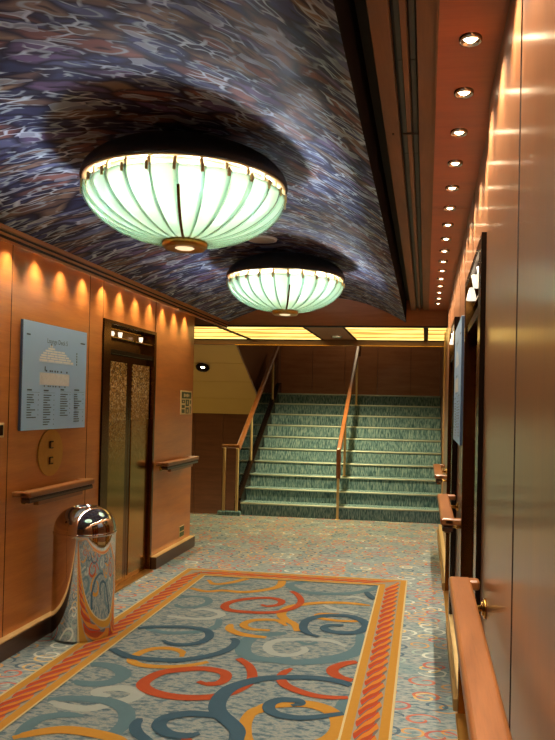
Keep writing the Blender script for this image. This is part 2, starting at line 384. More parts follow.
SWIRLS = [
    ('o', 0.062, [(-1.254, 3.996), (-1.202, 3.972), (-1.134, 3.994), (-1.113, 4.075), (-1.152, 4.159), (-1.27, 4.193), (-1.385, 4.161), (-1.499, 4.088), (-1.544, 3.968), (-1.534, 3.875), (-1.449, 3.802), (-1.32, 3.765), (-1.196, 3.773), (-1.095, 3.814), (-1.008, 3.909), (-0.964, 4.047), (-0.977, 4.162), (-1.033, 4.297), (-1.124, 4.402)]),
    ('n', 0.05, [(-1.704, 4.633), (-1.632, 4.58), (-1.528, 4.577), (-1.447, 4.646), (-1.425, 4.772), (-1.491, 4.898), (-1.632, 4.938), (-1.774, 4.919), (-1.908, 4.878), (-2.001, 4.788), (-2.063, 4.679)]),
    ('n', 0.055, [(-2.036, 4.485), (-1.93, 4.384), (-1.79, 4.295), (-1.652, 4.279), (-1.494, 4.289), (-1.372, 4.36), (-1.272, 4.464), (-1.222, 4.582), (-1.222, 4.709), (-1.265, 4.769)]),
    ('y', 0.05, [(-1.478, 4.361), (-1.509, 4.448), (-1.6, 4.492), (-1.695, 4.472), (-1.75, 4.398), (-1.768, 4.3), (-1.74, 4.216), (-1.642, 4.171), (-1.502, 4.179), (-1.378, 4.234), (-1.291, 4.309)]),
    ('n', 0.075, [(-0.703, 4.151), (-0.863, 4.126), (-0.971, 4.046), (-1.045, 3.937), (-1.066, 3.809), (-1.049, 3.68), (-1.004, 3.595), (-0.926, 3.507), (-0.874, 3.432), (-0.853, 3.33), (-0.825, 3.14)]),
    ('n', 0.06, [(-1.045, 3.372), (-1.102, 3.334), (-1.193, 3.343), (-1.264, 3.412), (-1.264, 3.499), (-1.182, 3.569), (-1.079, 3.581), (-0.996, 3.567), (-0.917, 3.494)]),
    ('n', 0.05, [(-1.387, 3.475), (-1.378, 3.39), (-1.334, 3.316), (-1.275, 3.264), (-1.165, 3.17)]),
    ('y', 0.055, [(-0.794, 3.747), (-0.851, 3.672), (-0.86, 3.549), (-0.838, 3.439), (-0.805, 3.355), (-0.737, 3.251)]),
    ('o', 0.055, [(-1.259, 5.614), (-1.199, 5.577), (-1.122, 5.645), (-1.125, 5.758), (-1.232, 5.819), (-1.397, 5.758), (-1.511, 5.632), (-1.526, 5.503), (-1.46, 5.411), (-1.306, 5.391), (-1.162, 5.409), (-1.065, 5.465), (-0.982, 5.604), (-0.966, 5.778), (-1.026, 5.962), (-1.1, 6.071)]),
    ('t', 0.045, [(-1.756, 5.961), (-1.73, 6.098), (-1.599, 6.201), (-1.463, 6.206)]),
    ('y', 0.06, [(-1.902, 6.289), (-1.805, 6.162), (-1.68, 6.247), (-1.528, 6.475), (-1.378, 6.491), (-1.262, 6.44), (-1.239, 6.213), (-1.339, 6.058), (-1.49, 5.955), (-1.669, 5.964), (-1.806, 5.907), (-1.964, 5.982)]),
    ('w', 0.05, [(-1.751, 5.347), (-1.668, 5.4), (-1.535, 5.36), (-1.489, 5.269), (-1.558, 5.176), (-1.684, 5.148), (-1.868, 5.172)]),
    ('t', 0.05, [(-1.922, 5.487), (-1.855, 5.415), (-1.742, 5.44), (-1.682, 5.578), (-1.747, 5.717), (-1.898, 5.722), (-1.96, 5.653)]),
    ('t', 0.055, [(-1.914, 4.894), (-1.848, 4.821), (-1.71, 4.794), (-1.55, 4.857), (-1.447, 4.996), (-1.472, 5.175)]),
    ('y', 0.055, [(-1.358, 5.075), (-1.335, 4.961), (-1.251, 4.882), (-1.153, 4.847), (-1.044, 4.838)]),
    ('y', 0.05, [(-0.959, 5.12), (-1.057, 5.235), (-1.22, 5.199), (-1.265, 5.077), (-1.188, 4.993), (-1.052, 4.993)]),
    ('t', 0.085, [(-0.928, 4.963), (-1.033, 4.906), (-1.142, 4.806), (-1.151, 4.622), (-1.084, 4.466), (-0.927, 4.421), (-0.8, 4.47)]),
    ('y', 0.06, [(-0.376, 5.777), (-0.6, 5.812), (-0.828, 5.761), (-1.013, 5.618), (-1.055, 5.423), (-1.005, 5.283), (-0.907, 5.161), (-0.859, 5.015)]),
    ('n', 0.06, [(-0.692, 4.923), (-0.783, 4.986), (-0.834, 5.108), (-0.832, 5.284), (-0.732, 5.418), (-0.561, 5.456), (-0.444, 5.37), (-0.39, 5.239), (-0.43, 5.095), (-0.536, 5.039), (-0.641, 5.062), (-0.686, 5.12), (-0.658, 5.194), (-0.556, 5.217)]),
    ('y', 0.045, [(-0.621, 5.496), (-0.761, 5.465), (-0.769, 5.372), (-0.677, 5.333), (-0.547, 5.325), (-0.369, 5.371)]),
    ('t', 0.09, [(-0.427, 5.063), (-0.388, 4.853), (-0.419, 4.674), (-0.517, 4.545), (-0.633, 4.458), (-0.805, 4.407), (-0.956, 4.427)]),
    ('w', 0.05, [(-0.487, 4.773), (-0.614, 4.865), (-0.792, 4.858), (-0.958, 4.792), (-0.999, 4.665), (-0.924, 4.54), (-0.811, 4.537), (-0.744, 4.633), (-0.765, 4.703)]),
    ('t', 0.035, [(-0.822, 4.803), (-0.746, 4.759), (-0.687, 4.819)]),
    ('o', 0.06, [(-0.364, 4.509), (-0.452, 4.455), (-0.516, 4.367), (-0.516, 4.286), (-0.46, 4.214), (-0.385, 4.184)]),
    ('o', 0.05, [(-0.767, 4.301), (-0.803, 4.213), (-0.798, 4.123), (-0.741, 4.025), (-0.62, 3.946), (-0.504, 3.918), (-0.367, 3.937)]),
    ('n', 0.055, [(-0.871, 4.126), (-0.758, 4.162), (-0.591, 4.178), (-0.452, 4.149), (-0.359, 4.081)]),
    ('n', 0.055, [(-0.668, 3.77), (-0.628, 3.808), (-0.658, 3.84), (-0.743, 3.831), (-0.785, 3.77), (-0.767, 3.689), (-0.689, 3.641), (-0.569, 3.64), (-0.388, 3.728)]),
    ('y', 0.07, [(-0.85, 3.62), (-0.822, 3.696), (-0.775, 3.76), (-0.613, 3.811), (-0.5, 3.778), (-0.42, 3.687), (-0.398, 3.541), (-0.448, 3.408), (-0.572, 3.326)]),
    ('t', 0.07, [(-0.357, 4.061), (-0.379, 3.935), (-0.401, 3.816), (-0.391, 3.692)]),
    ('t', 0.07, [(-0.983, 6.451), (-1.154, 6.304), (-1.057, 6.123), (-0.871, 6.05), (-0.632, 6.105), (-0.448, 6.265), (-0.38, 6.454)]),
    ('n', 0.05, [(-0.472, 6.19), (-0.418, 6.032), (-0.372, 5.952)]),
    ('w', 0.045, [(-0.776, 5.73), (-0.671, 5.628), (-0.482, 5.551)]),
    ('w', 0.04, [(-0.619, 5.986), (-0.55, 6.021), (-0.448, 5.953)]),
    ('t', 0.075, [(-1.946, 3.867), (-1.843, 3.842), (-1.731, 3.892), (-1.709, 4.013), (-1.817, 4.114), (-1.952, 4.129), (-2.015, 4.031)]),
    ('w', 0.065, [(-1.93, 3.587), (-1.822, 3.543), (-1.693, 3.537), (-1.606, 3.618), (-1.53, 3.7), (-1.53, 3.786), (-1.641, 3.824), (-1.739, 3.78), (-1.736, 3.727), (-1.659, 3.701)]),
    ('t', 0.07, [(-1.956, 3.608), (-1.817, 3.642), (-1.646, 3.643), (-1.516, 3.572), (-1.443, 3.435), (-1.446, 3.294), (-1.471, 3.16)]),
    ('t', 0.06, [(-1.677, 3.448), (-1.782, 3.442), (-1.87, 3.38), (-1.882, 3.264), (-1.831, 3.157), (-1.68, 3.023)]),
    ('y', 0.065, [(-1.887, 3.164), (-1.802, 3.239), (-1.699, 3.286), (-1.569, 3.284), (-1.41, 3.243), (-1.294, 3.145)]),
]
# ================================================================= THE SETTING
XL, XR = -2.57, .235            # faces of the two panelled walls
Y0, YE = -3.0, 8.6              # back of the corridor, face of the beam
def sd(side, n, u, z):          # n metres into the room from the wall, u along the corridor
    return (XL + n, u, z) if side < 0 else (XR - n, u, z)
def sbox(mb, side, n0, n1, u0, u1, z0, z1, m, bev=0, seg=2):
    return mb.box(sd(side, n0, u0, z0), sd(side, n1, u1, z1), m, bev, seg)

f = MB(); f.face([(-4.7, Y0, 0), (.5, Y0, 0), (.5, 10.1, 0), (-4.7, 10.1, 0)], 'carpet')
f.face([(-4.7, 10.1, 0), (.5, 10.1, 0), (.5, 10.1, -.3), (-4.7, 10.1, -.3)], 'stair')
struct(f, 'floor')
f = MB(); f.face([(-4.7, 10.1, -1.9), (.5, 10.1, -1.9), (.5, 15, -1.9), (-4.7, 15, -1.9)], 'void'); struct(f, 'floor_stairwell')

def panels(name, side, rects, m):
    w = MB(); g = .004 if side < 0 else .014
    for u0, u1, z0, z1 in rects:
        n1_ = .02 if side > 0 and u1 <= 2.75 else 0
        f0 = len(w.bm.faces); sbox(w, side, -.02, n1_, u0 + g, u1 - g, z0, z1, m); w.bm.faces.ensure_lookup_table()
        for q in list(w.bm.faces)[f0:]:
            if abs(q.calc_center_median().y - (u0 + u1) / 2) > (u1 - u0) * .45: q.material_index = w.mi('groove')
        sbox(w, side, -.17, -.02, u0, u1, z0, z1, 'groove')
    return struct(w, name)
EL1, ER1, ER2 = (5.45, 6.585), (2.75, 3.88), (5.29, 6.42)
Zt = 2.262
us = [-3, -1.9, -.8, .3, 1.3, 2.3, 3.2, 4.163, 5.217, 5.45]
panels('wall_left', -1, [(a, b, 0, 2.62) for a, b in zip(us, us[1:])] + [(5.45, 6.577, Zt, 2.62), (6.577, 6.585, Zt, 2.62), (6.585, 7.75, 0, 2.62)], 'wood')
us = [-3, -1.9, -.8, .1, .95, 1.79, 2.75]
R = [(a, b, 0, 2.75) for a, b in zip(us, us[1:])] + [(2.75, 3.88, Zt, 2.75), (3.88, 4.6, 0, 2.75), (4.6, 5.29, 0, 2.75), (5.29, 6.42, Zt, 2.75), (6.42, 7.5, 0, 2.75), (7.5, 8.6, 0, 2.75), (8.6, 9.3, 0, 2.6)]
panels('wall_right', 1, R, 'wood_right')
w = MB(); w.box((-4.7, Y0 - .1, 0), (.5, Y0, 3.1), 'wood'); struct(w, 'wall_back')
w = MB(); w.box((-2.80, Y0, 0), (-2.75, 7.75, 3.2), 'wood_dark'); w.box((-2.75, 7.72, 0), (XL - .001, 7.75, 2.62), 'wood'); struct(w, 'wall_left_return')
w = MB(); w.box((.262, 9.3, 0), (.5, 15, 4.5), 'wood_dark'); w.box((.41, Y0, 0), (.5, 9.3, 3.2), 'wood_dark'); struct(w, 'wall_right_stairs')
for nm, side, segs, mt in (('baseboard_left', -1, [(Y0, 5.44), (6.595, 7.76)], 'skirt'), ('baseboard_right', 1, [(Y0, 2.74), (3.89, 5.28), (6.43, 9.3)], 'skirt_brass')):
    w = MB()
    for a, b in segs:
        sbox(w, side, 0, .06, a, b, 0, .11 if side < 0 else .065, mt, .004, 2); sbox(w, side, 0, .055 if side < 0 else .04, a, b, .112 if side < 0 else .067, .118, 'brass_pale')
    struct(w, nm)
# left cornice: a moulded lip that hides the row of wall washers
w = MB()
w.box((XL, Y0, 2.60), (-2.425, 8.6, 2.635), 'wood')
w.box((-2.452, Y0, 2.515), (-2.437, 8.6, 2.60), 'wood', .003); w.box((-2.437, Y0, 2.545), (-2.428, 8.6, 2.56), 'wood', .002)
w.box((-2.437, Y0, 2.575), (-2.42, 8.6, 2.605), 'wood', .003); w.box((-2.439, Y0, 2.53), (-2.434, 8.6, 2.545), 'groove'); w.box((-2.439, Y0, 2.56), (-2.434, 8.6, 2.575), 'groove')
trim = struct(w, 'trim_1')
for k in range(-9, 10):
    u = 4.757 + .3315 * k
    if u > 7.74: break
    MB().lathe([(0, .0), (.022, .0), (.024, .012)], 'wash_lens', (-2.512, u, 2.586), 14).build('washer_lamp', trim)
    spot('washer_beam', (-2.505, u, 2.585), P_WASH, 86, 1.0, (1, .77, .53), trim, (-.06, 0, -1), .02)

# the vault: fabric-covered barrel between cornice and slatted strip
VX0, VXA, VX1, VZ = -2.425, -1.2, -.245, 2.90
def vz(x): return VZ - (.2 if x < VXA else .33) * (x - VXA) ** 2
v = MB(); N, K = 40, 8
xs = [VX0 + (VX1 - VX0) * i / N for i in range(N + 1)]
grid = [[v.bm.verts.new((x, Y0 + (YE - Y0) * j / K, vz(x))) for j in range(K + 1)] for x in xs]
k = v.mi('fabric')
for i in range(N):
    for j in range(K):
        q = v.bm.faces.new((grid[i][j], grid[i][j+1], grid[i+1][j+1], grid[i+1][j])); q.material_index = k; q.smooth = True
v.face([(VX1, Y0, 2.60), (VX1, YE, 2.60), (VX1, YE, 2.88), (VX1, Y0, 2.88)], 'edge_shade')
struct(v, 'ceiling')
w = MB()
w.box((-.245, Y0, 2.87), (.41, YE, 2.9), 'green_dark')
for x0, x1, m, z in ((-.19, -.128, 'wood_slat', 2.75), (-.116, -.099, 'diffuser', 2.775), (-.099, -.077, 'wood_slat', 2.75), (-.071, -.055, 'diffuser', 2.775), (-.050, .012, 'wood_slat', 2.75)):
    if m == 'wood_slat': w.box((x0, Y0, z), (x1, YE, 2.87), m, .002, 1)
    else:
        y = Y0
        while y < YE: w.box((x0, y, z), (x1, min(y + .9, YE), z + .02), m); y += .906
w.box((-.128, Y0, 2.80), (-.050, YE, 2.81), 'dark')
w.box((-.116, 3.02, 2.746), (-.05, 3.035, 2.75), 'groove'); w.box((-.16, 3.02, 2.747), (-.152, 3.035, 2.75), 'groove')
struct(w, 'ceiling_slats')
w = MB()
y = Y0
while y < YE:
    w.box((.017, y, 2.75), (.236, min(y + 2.4, YE) - .004, 2.78), 'wood_soffit'); y += 2.4
w.box((.010, Y0, 2.744), (.018, YE, 2.78), 'wood_slat'); w.box((.236, Y0, 2.76), (.41, YE, 2.80), 'groove')
struct(w, 'ceiling_soffit')
# the beam that closes the vault, and the lobby ceiling behind it
w = MB(); w.box((-4.7, YE, 2.555), (.41, YE + .07, 3.3), 'wood_tympanum')
w.box((-4.7, YE + .07, 2.60), (.41, 10.6, 2.64), 'wood_beam')
w.box((-1.51, YE + .07, 2.57), (-1.0, 10.5, 2.60), 'wood_beam', .004)
w.box((-4.7, YE - .006, 2.548), (.41, YE + .08, 2.562), 'dark')
w.box((-4.7, 10.52, 2.485), (.262, 10.62, 2.60), 'wood_dark'); struct(w, 'ceiling_lobby')
w = MB(); w.box((-2.85, 10.50, 2.478), (.262, 10.53, 2.487), 'brass'); struct(w, 'trim_2')
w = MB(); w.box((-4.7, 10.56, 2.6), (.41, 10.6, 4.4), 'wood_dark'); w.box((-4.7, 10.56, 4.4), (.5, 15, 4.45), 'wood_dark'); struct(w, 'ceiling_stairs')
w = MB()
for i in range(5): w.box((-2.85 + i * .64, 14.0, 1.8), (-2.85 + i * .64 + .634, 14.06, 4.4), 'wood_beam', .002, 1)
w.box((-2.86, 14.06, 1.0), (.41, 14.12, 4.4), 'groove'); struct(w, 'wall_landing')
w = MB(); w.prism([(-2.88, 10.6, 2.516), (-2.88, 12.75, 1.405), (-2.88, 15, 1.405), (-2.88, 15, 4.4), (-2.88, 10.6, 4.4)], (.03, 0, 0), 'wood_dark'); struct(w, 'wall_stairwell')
# ochre sloping soffit over the flight that leads down, with its dark wall below
w = MB()
for i in range(4):
    a, b = i / 4, (i + 1) / 4
    P = lambda s, d=0: (10.6 + 2.15 * s, 2.516 - 1.111 * s + d)
    ya, za = P(a + .002); yb, zb = P(b - .002)
    w.prism([(-4.7, ya, za), (-4.7, yb, zb), (-4.7, yb, zb + .05), (-4.7, ya, za + .05)], (1.83, 0, 0), 'yellow')
struct(w, 'ceiling_flight')
w = MB()
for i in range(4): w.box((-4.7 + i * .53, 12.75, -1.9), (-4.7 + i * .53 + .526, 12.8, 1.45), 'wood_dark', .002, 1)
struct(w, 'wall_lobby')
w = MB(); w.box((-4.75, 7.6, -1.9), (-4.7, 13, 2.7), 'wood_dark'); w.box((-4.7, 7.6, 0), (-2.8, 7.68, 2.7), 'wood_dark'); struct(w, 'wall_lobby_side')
w = MB(); w.box((.222, 9.26, .12), (.262, 9.305, 2.56), 'brass_pale', .003); struct(w, 'trim_3')

# ---------------------------------------------------------------- elevator doors
def elevator(name, side, u0, u1, label, shades, pr_=.038, nsh=.018):
    e = bpy.data.objects.new(name, None); COL.objects.link(e); e.location = sd(side, 0, (u0 + u1) / 2, 0); e['kind'] = 'structure'; e['label'] = label
    L = e.location
    def P(mb, nm, **kw):
        for vv in mb.bm.verts: vv.co -= L
        return mb.build(nm, e, **kw)
    j = .04
    fr = MB(); jn = .13            # near jamb is a wide polished casing
    for a, c in ((u0, u0 + jn), (u1 - j, u1)):
        sbox(fr, side, -.15, pr_, a, c, 0, Zt, 'bronze', .003, 2)
    sbox(fr, side, -.15, pr_, u0 + jn, u1 - j, Zt - .03, Zt, 'bronze', .003, 2)
    sbox(fr, side, .0, pr_ + .0005, u0 - .003, u0, 0, Zt, 'bronze_black')
    P(fr, 'door_frame')
    a0, a1 = u0 + jn, u1 - j
    tr = MB()
    sbox(tr, side, -.15, -.07, a0, a1, 2.03, Zt - .03, 'bronze'); sbox(tr, side, -.15, pr_ - .012, a0, a1, 1.99, 2.03, 'bronze_black', .003)
    sbox(tr, side, -.068, -.06, a0, a1, 2.205, 2.215, 'brass')
    P(tr, 'transom')
    sh = MB(); sbox(sh, side, -.06, -.0, a0 + .01, a0 + .5, 2.125, 2.137, 'brass', .003); sbox(sh, side, -.06, -.0, a0 + .54, a1 - .01, 2.125, 2.137, 'brass', .003); P(sh, 'transom_shelf')
    for du, kind, sc in shades:
        g = MB(); c = sd(side, nsh, u0 + du, 2.1385)
        pr = {'ball': [(0, 0), (.02, .0), (.034, .022), (.037, .038), (.03, .062), (.012, .074), (0, .075)],
              'cup': [(0, 0), (.026, 0), (.034, .045), (.038, .09), (.034, .09), (.028, .04), (0, .01)],
              'bell': [(0, .0), (.042, 0), (.036, .03), (.026, .07), (.018, .1), (0, .105)]}[kind]
        g.lathe([(r * sc, z * sc) for r, z in pr], 'opal', c, 20); P(g, 'glass_shade', label='white opal glass shade')
    um = (a0 + a1) / 2
    for k, (a, c) in enumerate(((a0, um - .002), (um + .002, a1))):
        d = MB(); sbox(d, side, -.08, -.028, a, c, .012, 1.99, 'bronze', .003, 2); lf = P(d, 'door_leaf')
        g = MB(); sbox(g, side, -.03, -.022, a + .055, c - (.065 if k == 0 else .03), .05, 1.93, 'gold', .003, 1)
        for vv in g.bm.verts: vv.co -= L
        g.build('door_panel', lf, label='hammered gold panel')
    s = MB(); sbox(s, side, -.15, .05, u0 + j, u1 - j, 0, .012, 'brass_satin'); P(s, 'door_sill')
    bk = MB(); sbox(bk, side, -.19, -.155, u0, u1, 0, Zt, 'dark'); P(bk, 'door_backing')
    return e
elevator('door_1', -1, *EL1, 'dark bronze elevator doors with hammered gold panels in the left wall', ((.22, 'ball', .55), (.38, 'cup', .5), (.83, 'cup', .5)), .015, -.02)
elevator('door_2', 1, *ER1, 'dark bronze elevator doors in the right wall nearest the camera', ((.27, 'cup', .5), (.52, 'cup', .62), (.9, 'bell', .62)))
elevator('door_3', 1, *ER2, 'dark bronze elevator doors in the right wall nearest the stairs', ((.27, 'cup', .5), (.52, 'cup', .62), (.9, 'bell', .62)))

# ================================================================= RUG
RX0, RX1, RY0, RY1 = -2.225, -.13, 1.2, 6.68
rg = MB(); zb = .006
rg.box((RX0, RY0, 0.0005), (RX1, RY1, zb), 'rug')
lev = [0]
def flat(pts, m, z): rg.face([(p[0], p[1], z) for p in pts], m)
def catmull(p, n=7):
    p = [Vector((a[0], a[1])) for a in p]; q = [2 * p[0] - p[1]] + p + [2 * p[-1] - p[-2]]; o = []
    for i in range(1, len(q) - 2):
        for k in range(n):
            s = k / n; a, b, c, d = q[i-1], q[i], q[i+1], q[i+2]
            o.append(.5 * ((2*b) + (c - a) * s + (2*a - 5*b + 4*c - d) * s*s + (3*b - a - 3*c + d) * s**3))
    o.append(p[-1]); return o
BW = .25
IX0, IX1, IY0, IY1 = RX0 + BW, RX1 - BW, RY0 + BW, RY1 - BW
def ribbon(pts, w, m, z):
    c = catmull(pts); n = len(c); L_, R_ = [], []
    for i, p in enumerate(c):
        d = c[min(i+1, n-1)] - c[max(i-1, 0)]
        if d.length < 1e-6: d = Vector((1, 0))
        d.normalize(); s = i / (n - 1); h = w * (.30 + .32 * math.sin(PI * min(1, .08 + s * .86)) ** .7) 
        if s < .06: h *= .7
        L_.append(p + Vector((-d.y, d.x)) * h); R_.append(p - Vector((-d.y, d.x)) * h)
    kk = rg.mi(m)
    for i in range(n - 1):
        ok = all(IX0 - .002 < q.x < IX1 + .002 and IY0 < q.y < IY1 + .002 for q in (c[i], c[i+1]))
        if not ok: continue
        cl = lambda q: (min(max(q.x, IX0), IX1), min(max(q.y, IY0), IY1), z)
        try:
            fc = rg.bm.faces.new([rg.bm.verts.new(cl(q)) for q in (L_[i], R_[i], R_[i+1], L_[i+1])]); fc.material_index = kk
        except ValueError: pass
order = {'w': 0, 't': 1, 'y': 2, 'o': 3, 'n': 4}
for idx, (c_, w_, p_) in enumerate(SWIRLS):
    zz = zb + .0006 + .0009 * order[c_] + .00002 * idx
    ribbon(p_, w_, 'y_' + c_, zz)
    if max(q[1] for q in p_) - 2.75 < 3.35: ribbon([(x, y - 2.75) for x, y in p_], w_, 'y_' + c_, zz)
zz = zb + .0006
def ring(o0, o1, m, z):   # rectangular band between insets o0 and o1
    a = (RX0 + o0, RY0 + o0, RX1 - o0, RY1 - o0); b = (RX0 + o1, RY0 + o1, RX1 - o1, RY1 - o1)
    A = [(a[0], a[1]), (a[2], a[1]), (a[2], a[3]), (a[0], a[3])]; B = [(b[0], b[1]), (b[2], b[1]), (b[2], b[3]), (b[0], b[3])]
    for i in range(4): flat([A[i], A[(i+1) % 4], B[(i+1) % 4], B[i]], m, z)
zz = zb + .006
ring(0, .014, 'y_c', zz); ring(.014, .062, 'y_y', zz); ring(.062, .192, 'y_g', zz); ring(.192, .24, 'y_y', zz); ring(.24, .252, 'y_c', zz)
def rope(fix, a, c, along, z):
    """twisted rope between a and c: each twist is cut by S-curves into shaded strands"""
    pitch = .135; n = round((c - a) / pitch); pitch = (c - a) / n; hw = .060
    S = lambda u: pitch * (.50 * u + .28 * math.sin(u * PI / 2) ** 3)
    V = (0, .10, .26, .40, .54, .64, .70, .78, .84, .92, 1)
    CO = ('y_p', 'y_r', 'y_o', 'y_o', 'y_a', 'y_y', 'y_a', 'y_y', 'y_a', 'y_r')
    U = [-1 + i / 5 for i in range(11)]
    for i in range(n):
        for k in range(10):
            for j in range(10):
                m = 'y_p' if (U[j] >= .6 and k < 4) or (j == 0 and k > 6) else CO[k]
                q = []
                for uu, vv in ((U[j], V[k]), (U[j+1], V[k]), (U[j+1], V[k+1]), (U[j], V[k+1])):
                    e = hw * (.74 + .26 * math.sin(PI * vv)) * uu; w_ = a + (i + vv) * pitch + S(uu)
                    q.append((fix + e, w_) if along == 'y' else (w_, fix + e))
                flat(q if along == 'y' else q[::-1], m, z)
rope(RX0 + .127, RY0 + .2, RY1 - .2, 'y', zz + .0006); rope(RX1 - .127, RY0 + .2, RY1 - .2, 'y', zz + .0006)
rope(RY1 - .127, RX0 + .2, RX1 - .2, 'x', zz + .0006); rope(RY0 + .127, RX0 + .2, RX1 - .2, 'x', zz + .0006)
tag(rg.build('rug'), 'blue grey rug with orange, yellow and navy swirls and a twisted rope border', 'rug')

# ================================================================= CHANDELIERS
LX, LY1, LY2 = -1.205, 3.45, 6.05
def chandelier(loc, label):
    t = thing('chandelier', label, 'chandelier', loc, 'glass bowl chandeliers under the vaulted ceiling')
    zr, Rr, r0 = .270, .488, .10        # rim height over the finial, rim radius, foot radius
    c = MB(); c.lathe([(0, .318), (.30, .318), (.496, .310), (.508, .315)] + [(.508 * math.cos(a_), .317 + .2 * math.sin(a_)) for a_ in [PI / 2 * q_ / 12 for q_ in range(1, 12)]] + [(0, .517)], 'dark', n=64); c.build('canopy', t)
    c = MB(); c.lathe([(.46, .307), (.496, .305), (.498, .312), (.46, .315)], 'brass_pale', n=64); c.build('rim_ring', t)
    c = MB(); c.lathe([(0, .315), (.45, .307), (.45, .313), (0, .317)], 'brass_pale', n=48); c.build('reflector_plate', t)
    NP = 26
    prof = []
    for i in range(13):
        a = i / 12 * PI / 2; prof.append((r0 + (Rr - r0) * math.sin(a) ** 1.06, .035 + (zr - .035) * (1 - math.cos(a)) ** .92))
    da = 2 * PI / NP
    def petal():
        g = MB(); kf = g.mi('frost'); ke = g.mi('edge_glass'); nw = 5; th = .007
        rows = []
        for r, z in prof:
            row = []
            for j in range(nw + 1):
                s = j / nw; ang = (s - .5) * da * 1.14; rr = r + (.016 * (s - .5) + .003 * math.sin(PI * s)) * min(1, .35 + r / Rr)
                o = Vector((rr * math.cos(ang), rr * math.sin(ang), z)); i_ = Vector(((rr - th) * math.cos(ang), (rr - th) * math.sin(ang), z + th * .4))
                row.append((g.bm.verts.new(o), g.bm.verts.new(i_)))
            rows.append(row)
        for a, b in zip(rows, rows[1:]):
            for j in range(nw):
                for q, mm in (((a[j][0], a[j+1][0], b[j+1][0], b[j][0]), kf), ((a[j+1][1], a[j][1], b[j][1], b[j+1][1]), kf)):
                    fc = g.bm.faces.new(q); fc.material_index = mm; fc.smooth = True
            fc = g.bm.faces.new((a[0][1], a[0][0], b[0][0], b[0][1])); fc.material_index = ke
            fc = g.bm.faces.new((a[nw][0], a[nw][1], b[nw][1], b[nw][0])); fc.material_index = ke
        for row, rv in ((rows[0], 1), (rows[-1], 0)):
            for j in range(nw):
                q = (row[j][0], row[j][1], row[j+1][1], row[j+1][0]); fc = g.bm.faces.new(q[::-1] if rv else q); fc.material_index = ke
        bmesh.ops.recalc_face_normals(g.bm, faces=g.bm.faces[:])
        ea = .5 * da * 1.14
        g.tube([((r + .010) * math.cos(ea), (r + .010) * math.sin(ea), z) for r, z in prof], .0045, 'rib_glass', 8)
        return g.build('glass_petal', t)
    p0 = petal()
    g = MB(); g.box((.462, -.008, .24), (.478, .008, .305), 'brass_pale', .003); g.tube([(.474, 0, .262), (.503, 0, .262)], .006, 'brass_pale', 10); g.box((.497, -.007, .238), (.506, .007, .278), 'brass_pale', .003); cl0 = g.build('clip', t)
    g = MB(); g.tube([(.0, 0, .295), (.365, 0, .295), (.38, 0, .288), (.385, 0, .262)], .006, 'brass', 8); ar0 = g.build('lamp_arm', t)
    g = MB(); g.lathe([(0, .185), (.018, .192), (.026, .21), (.024, .234), (.012, .26), (0, .262)], 'bulb', (.385, 0, 0), 10); bu0 = g.build('bulb', t)
    for k_ in range(NP):
        for src, off in ((p0, 0), (cl0, .45 * da)):
            o = src if k_ == 0 else src.copy()
            if k_: COL.objects.link(o)
            o.rotation_euler = (0, 0, k_ * da + off)
    for k_ in range(10):
        for src in (ar0, bu0):
            o = src if k_ == 0 else src.copy()
            if k_: COL.objects.link(o)
            o.rotation_euler = (0, 0, 2 * PI * (k_ + .25) / 10)
    g = MB(); g.lathe([(.011, .03), (.011, .312)], 'brass', n=14); g.build('stem', t)
    for a_ in (math.radians(-75), math.radians(105)):  # added rods imitate the stem's dark silhouette through the glass
        g = MB(); g.tube([((r + .012) * math.cos(a_), (r + .012) * math.sin(a_), z - .002) for r, z in prof[:10]], .007, 'bronze', 8); g.build('stem_silhouette', t, label='added slim dark rod imitating the stem seen through the glass')
    g = MB(); g.lathe([(.0, .004), (.085, .004), (.10, .0), (.112, .012), (.112, .030), (.10, .046), (.07, .05), (0, .05)], 'brass_satin', n=40); fn = g.build('finial', t)
    g = MB(); g.lathe([(0, -.002), (.04, .0), (.05, .005)], 'finial_lens', n=24); g.build('finial_lens', fn)
    g = MB()
    for i in range(30):
        a = 2 * PI * i / 30; g.lathe([(0, 0), (.007, .008), (0, .022)], 'brass', (.1 * math.cos(a), .1 * math.sin(a), .045), 6)
    g.build('beading', fn)
    return t
ch1 = chandelier((LX, LY1, 2.365), 'pleated pale green glass bowl chandelier nearest the camera')
ch2 = copy_tree(ch1); ch2.location = (LX, LY2, 2.365); ch2['label'] = 'pleated pale green glass bowl chandelier nearest the stairs'

# ================================================================= DOWNLIGHTS
ORD = 'first second third fourth fifth sixth seventh eighth ninth tenth eleventh twelfth thirteenth fourteenth fifteenth sixteenth'.split()
def downlight():
    t = thing('recessed_downlight', '', 'light', (0, 0, 0), 'downlights in the wooden strip along the right wall')
    g = MB(); g.lathe([(.021, -.001), (.029, -.012), (.034, -.012), (.037, 0)], 'chrome', n=28); g.build('bezel', t)
    g = MB(); g.lathe([(0, -.011), (.012, -.010), (.021, -.002)], 'lens', n=20); g.build('lens', t)
    return t
d0 = downlight()
for k_ in range(-6, 16):
    d = d0 if k_ == -6 else copy_tree(d0)
    d.location = (.117, 2.26 + .3815 * k_, 2.7495)
    d['label'] = ('round recessed downlight in wooden ceiling strip, %s in the row counted from the beam' % ORD[15 - k_]) if k_ >= 0 else 'recessed downlight in the wooden strip overhead, beyond the top of the picture'
    spot('downlight_beam', (0, 0, -.016), P_DOWN, 120, .9, (1, .82, .6), d, (0, 0, -1), .02)

